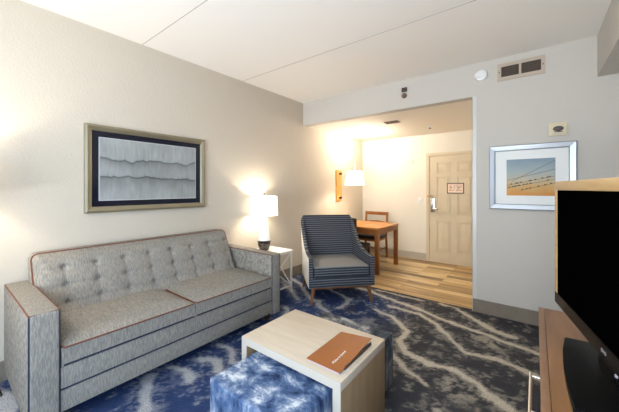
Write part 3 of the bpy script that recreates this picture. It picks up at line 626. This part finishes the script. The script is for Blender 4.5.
for (p, q) in (((xa, za2), (xb, za2)), ((xb, za2), (xb, zb2)), ((xb, zb2), (xa, zb2)), ((xa, zb2), (xa, za2))):
    cx, cz = (xa+xb)/2, (za2+zb2)/2
    def ins(pt, k, y): return (pt[0]+(k if pt[0] < cx else -k), YF-y, pt[1]+(k if pt[1] < cz else -k))
    prof = [(0, 0), (0, .03), (.008, .034), (.05, .024), (.058, .016), (.058, 0)]
    A = [bm.verts.new(ins(p, k, y)) for k, y in prof]; Bv = [bm.verts.new(ins(q, k, y)) for k, y in prof]
    for i in range(len(prof)-1): bm.faces.new((A[i], A[i+1], Bv[i+1], Bv[i]))
obj('frame', bm, M['silver'], pb, smooth=False)
pbox('mount', M['mount'], pb, xa+.05, xb-.05, YF-.010, YF-.002, za2+.05, zb2-.05)
def birds_col(u, v):
    n = fbm(u*5, v*7, 3, 4)-.5; t = np.clip(v+n*.18, 0, 1)
    st = [(0, (.58, .24, .04)), (.22, (.55, .33, .11)), (.42, (.46, .40, .29)), (.65, (.32, .37, .38)), (1, (.20, .28, .34))]
    out = [np.interp(t, [s[0] for s in st], [s[1][k] for s in st]) for k in range(3)]
    k = np.ones_like(u)
    for (u0, v0, u1, v1, nb, sd) in ((.12, .40, 1, .93, 0, 1), (.0, .42, 1, .70, 0, 2), (0, .28, 1, .52, 11, 5), (.02, .21, 1, .44, 12, 9), (.3, .14, 1, .34, 6, 12)):
        l = v0+(v1-v0)*(u-u0)/(u1-u0); k = np.where((np.abs(v-l) < .008) & (u > u0), k*.45, k)
        rs = np.random.RandomState(sd)
        for j in range(nb):
            bu = rs.uniform(u0+.03, .97); bv = v0+(v1-v0)*(bu-u0)/(u1-u0)+.012; k = np.where(((u-bu)/.020)**2+((v-bv-(u-bu)*.5)/.017)**2 < 1, .12, k)
    return tuple(o*k for o in out)
pattern_grid('artwork', M['print'], 200, 150, lambda u, v: (-.243+u*.395, u*0+YF-.0105, 1.305+v*.375), birds_col, pb)
# ------------------------------------------------------------------ cabinet and television
cb = thing('media_cabinet', 'brown wooden media cabinet under the television', 'cabinet', (.34, 1.2, 0))
cx0, cx1, cy0, cy1 = .012, .655, .42, 1.97
pbox('top', M['cab'], cb, cx0+.024, cx1, cy0, cy1, .725, .75, bev=.0015)
pbox('front_edge', M['cabedge'], cb, cx0, cx0+.023, cy0, cy1, .725, .75, bev=.0015)
pbox('body', M['cabedge'], cb, cx0+.03, cx1-.005, cy0+.01, cy1-.01, .06, .725)
pbox('plinth', M['darkwood'], cb, cx0+.07, cx1-.01, cy0+.05, cy1-.05, 0, .06)
for k, (a, b) in enumerate(((cy0+.012, 1.19), (1.196, cy1-.012))):
    for z0, z1 in ((.40, .715), (.075, .392)):
        dr = pbox('drawer', M['cabedge'], cb, cx0+.008, cx0+.03, a, b, z0, z1, bev=.002)
        zc = (z0+z1)/2+.065; yc0, yc1 = (1.24, 1.48) if k else (.82, 1.15)
        bm = B(); tube(bm, [(cx0-.028, yc0-.02, zc), (cx0-.028, yc1+.02, zc)], .006, 10)
        for y in (yc0, yc1): tube(bm, [(cx0-.028, y, zc), (cx0+.010, y, zc)], .005, 10)
        obj('handle', bm, M['chrome'], dr)
tvn = thing('television', 'large flat television with black screen on the media cabinet', 'television', (.076, 1.84, .75), math.atan2(-.984, .18))
w, zb_, zt_ = .96, .085, .662
pbox('screen', M['tvscreen'], tvn, .036, w-.036, -.001, .012, zb_+.052, zt_-.041, local=True)
pbox('bezel', M['tvbezel'], tvn, 0, w, 0-.004, .02, zb_, zb_+.05, local=True, bev=.004)
tb = pbox('bezel', M['tan'], tvn, 0, w, -.004, .02, zt_-.041, zt_, local=True, bev=.002); tb['label'] = 'top bezel with a warm reflection painted in tan'
bm = B(); box(bm, 0, .035, -.003, .02, zb_+.051, zt_-.042); obj('bezel', bm, M['tan'], tvn, True); bm = B(); box(bm, w-.035, w, -.003, .02, zb_+.051, zt_-.042); obj('bezel', bm, M['tan'], tvn, True)  # bezel sides carry the same painted reflection
pbox('back_shell', M['black'], tvn, .04, w-.04, .02, .06, zb_+.03, zt_-.03, local=True, bev=.015)
pbox('neck', M['black'], tvn, .42, .56, .02, .06, .012, .25, local=True, bev=.01)
bm = B(); P_ = [(.094, 1.60), (.082, 1.48), (.076, 1.34), (.077, 1.22), (.083, 1.10), (.30, 1.08), (.32, 1.34), (.30, 1.62)]
wm = Matrix.Rotation(-tvn.rotation_euler.z, 2); P_ = [tuple(wm @ Vector((px-.076, py-1.84))) for px, py in P_][::-1]
prism(bm, P_, .002, .016); bmesh.ops.bevel(bm, geom=[e for e in bm.edges if abs(e.verts[0].co.z-e.verts[1].co.z) < 1e-6 and e.verts[0].co.z > .01], offset=.004, segments=2, affect='EDGES')
obj('stand_base', bm, M['black'], tvn, True)
lgm = mat('logo_silver', (.30, .30, .33), .4)
bm = B(); lathe(bm, [(.0065, -.0045), (.0065, -.0055), (.005, -.0055), (.005, -.0045)], (.536, 0, zb_+.027), 24, 'Y', cap=False); obj('logo_ring', bm, lgm, tvn, True)
text('lettering', 'LG', .016, (.556, -.0048, zb_+.027), (PI/2, 0, 0), lgm, tvn, .0004)
bm = B(); lathe(bm, [(.006, -.001), (.006, -.005), (.0045, -.005), (.0045, -.001)], (.628, 0, zb_-.004), 20, 'Y', cap=False); obj('power_button', bm, lgm, tvn, True)
# cord on the floor beside the sofa
bm = B(); tube(bm, [(-2.99, .24, .20), (-2.95, .25, .12), (-2.90, .27, .02), (-2.80, .275, .006), (-2.78, .23, .006), (-2.84, .17, .006), (-2.84, .146, .006)], .005, 8)
tag(obj('power_cord', bm, M['black'], origin=(-2.86, .26, 0)), 'black power cord on the carpet beside the left arm of the sofa', 'cord')
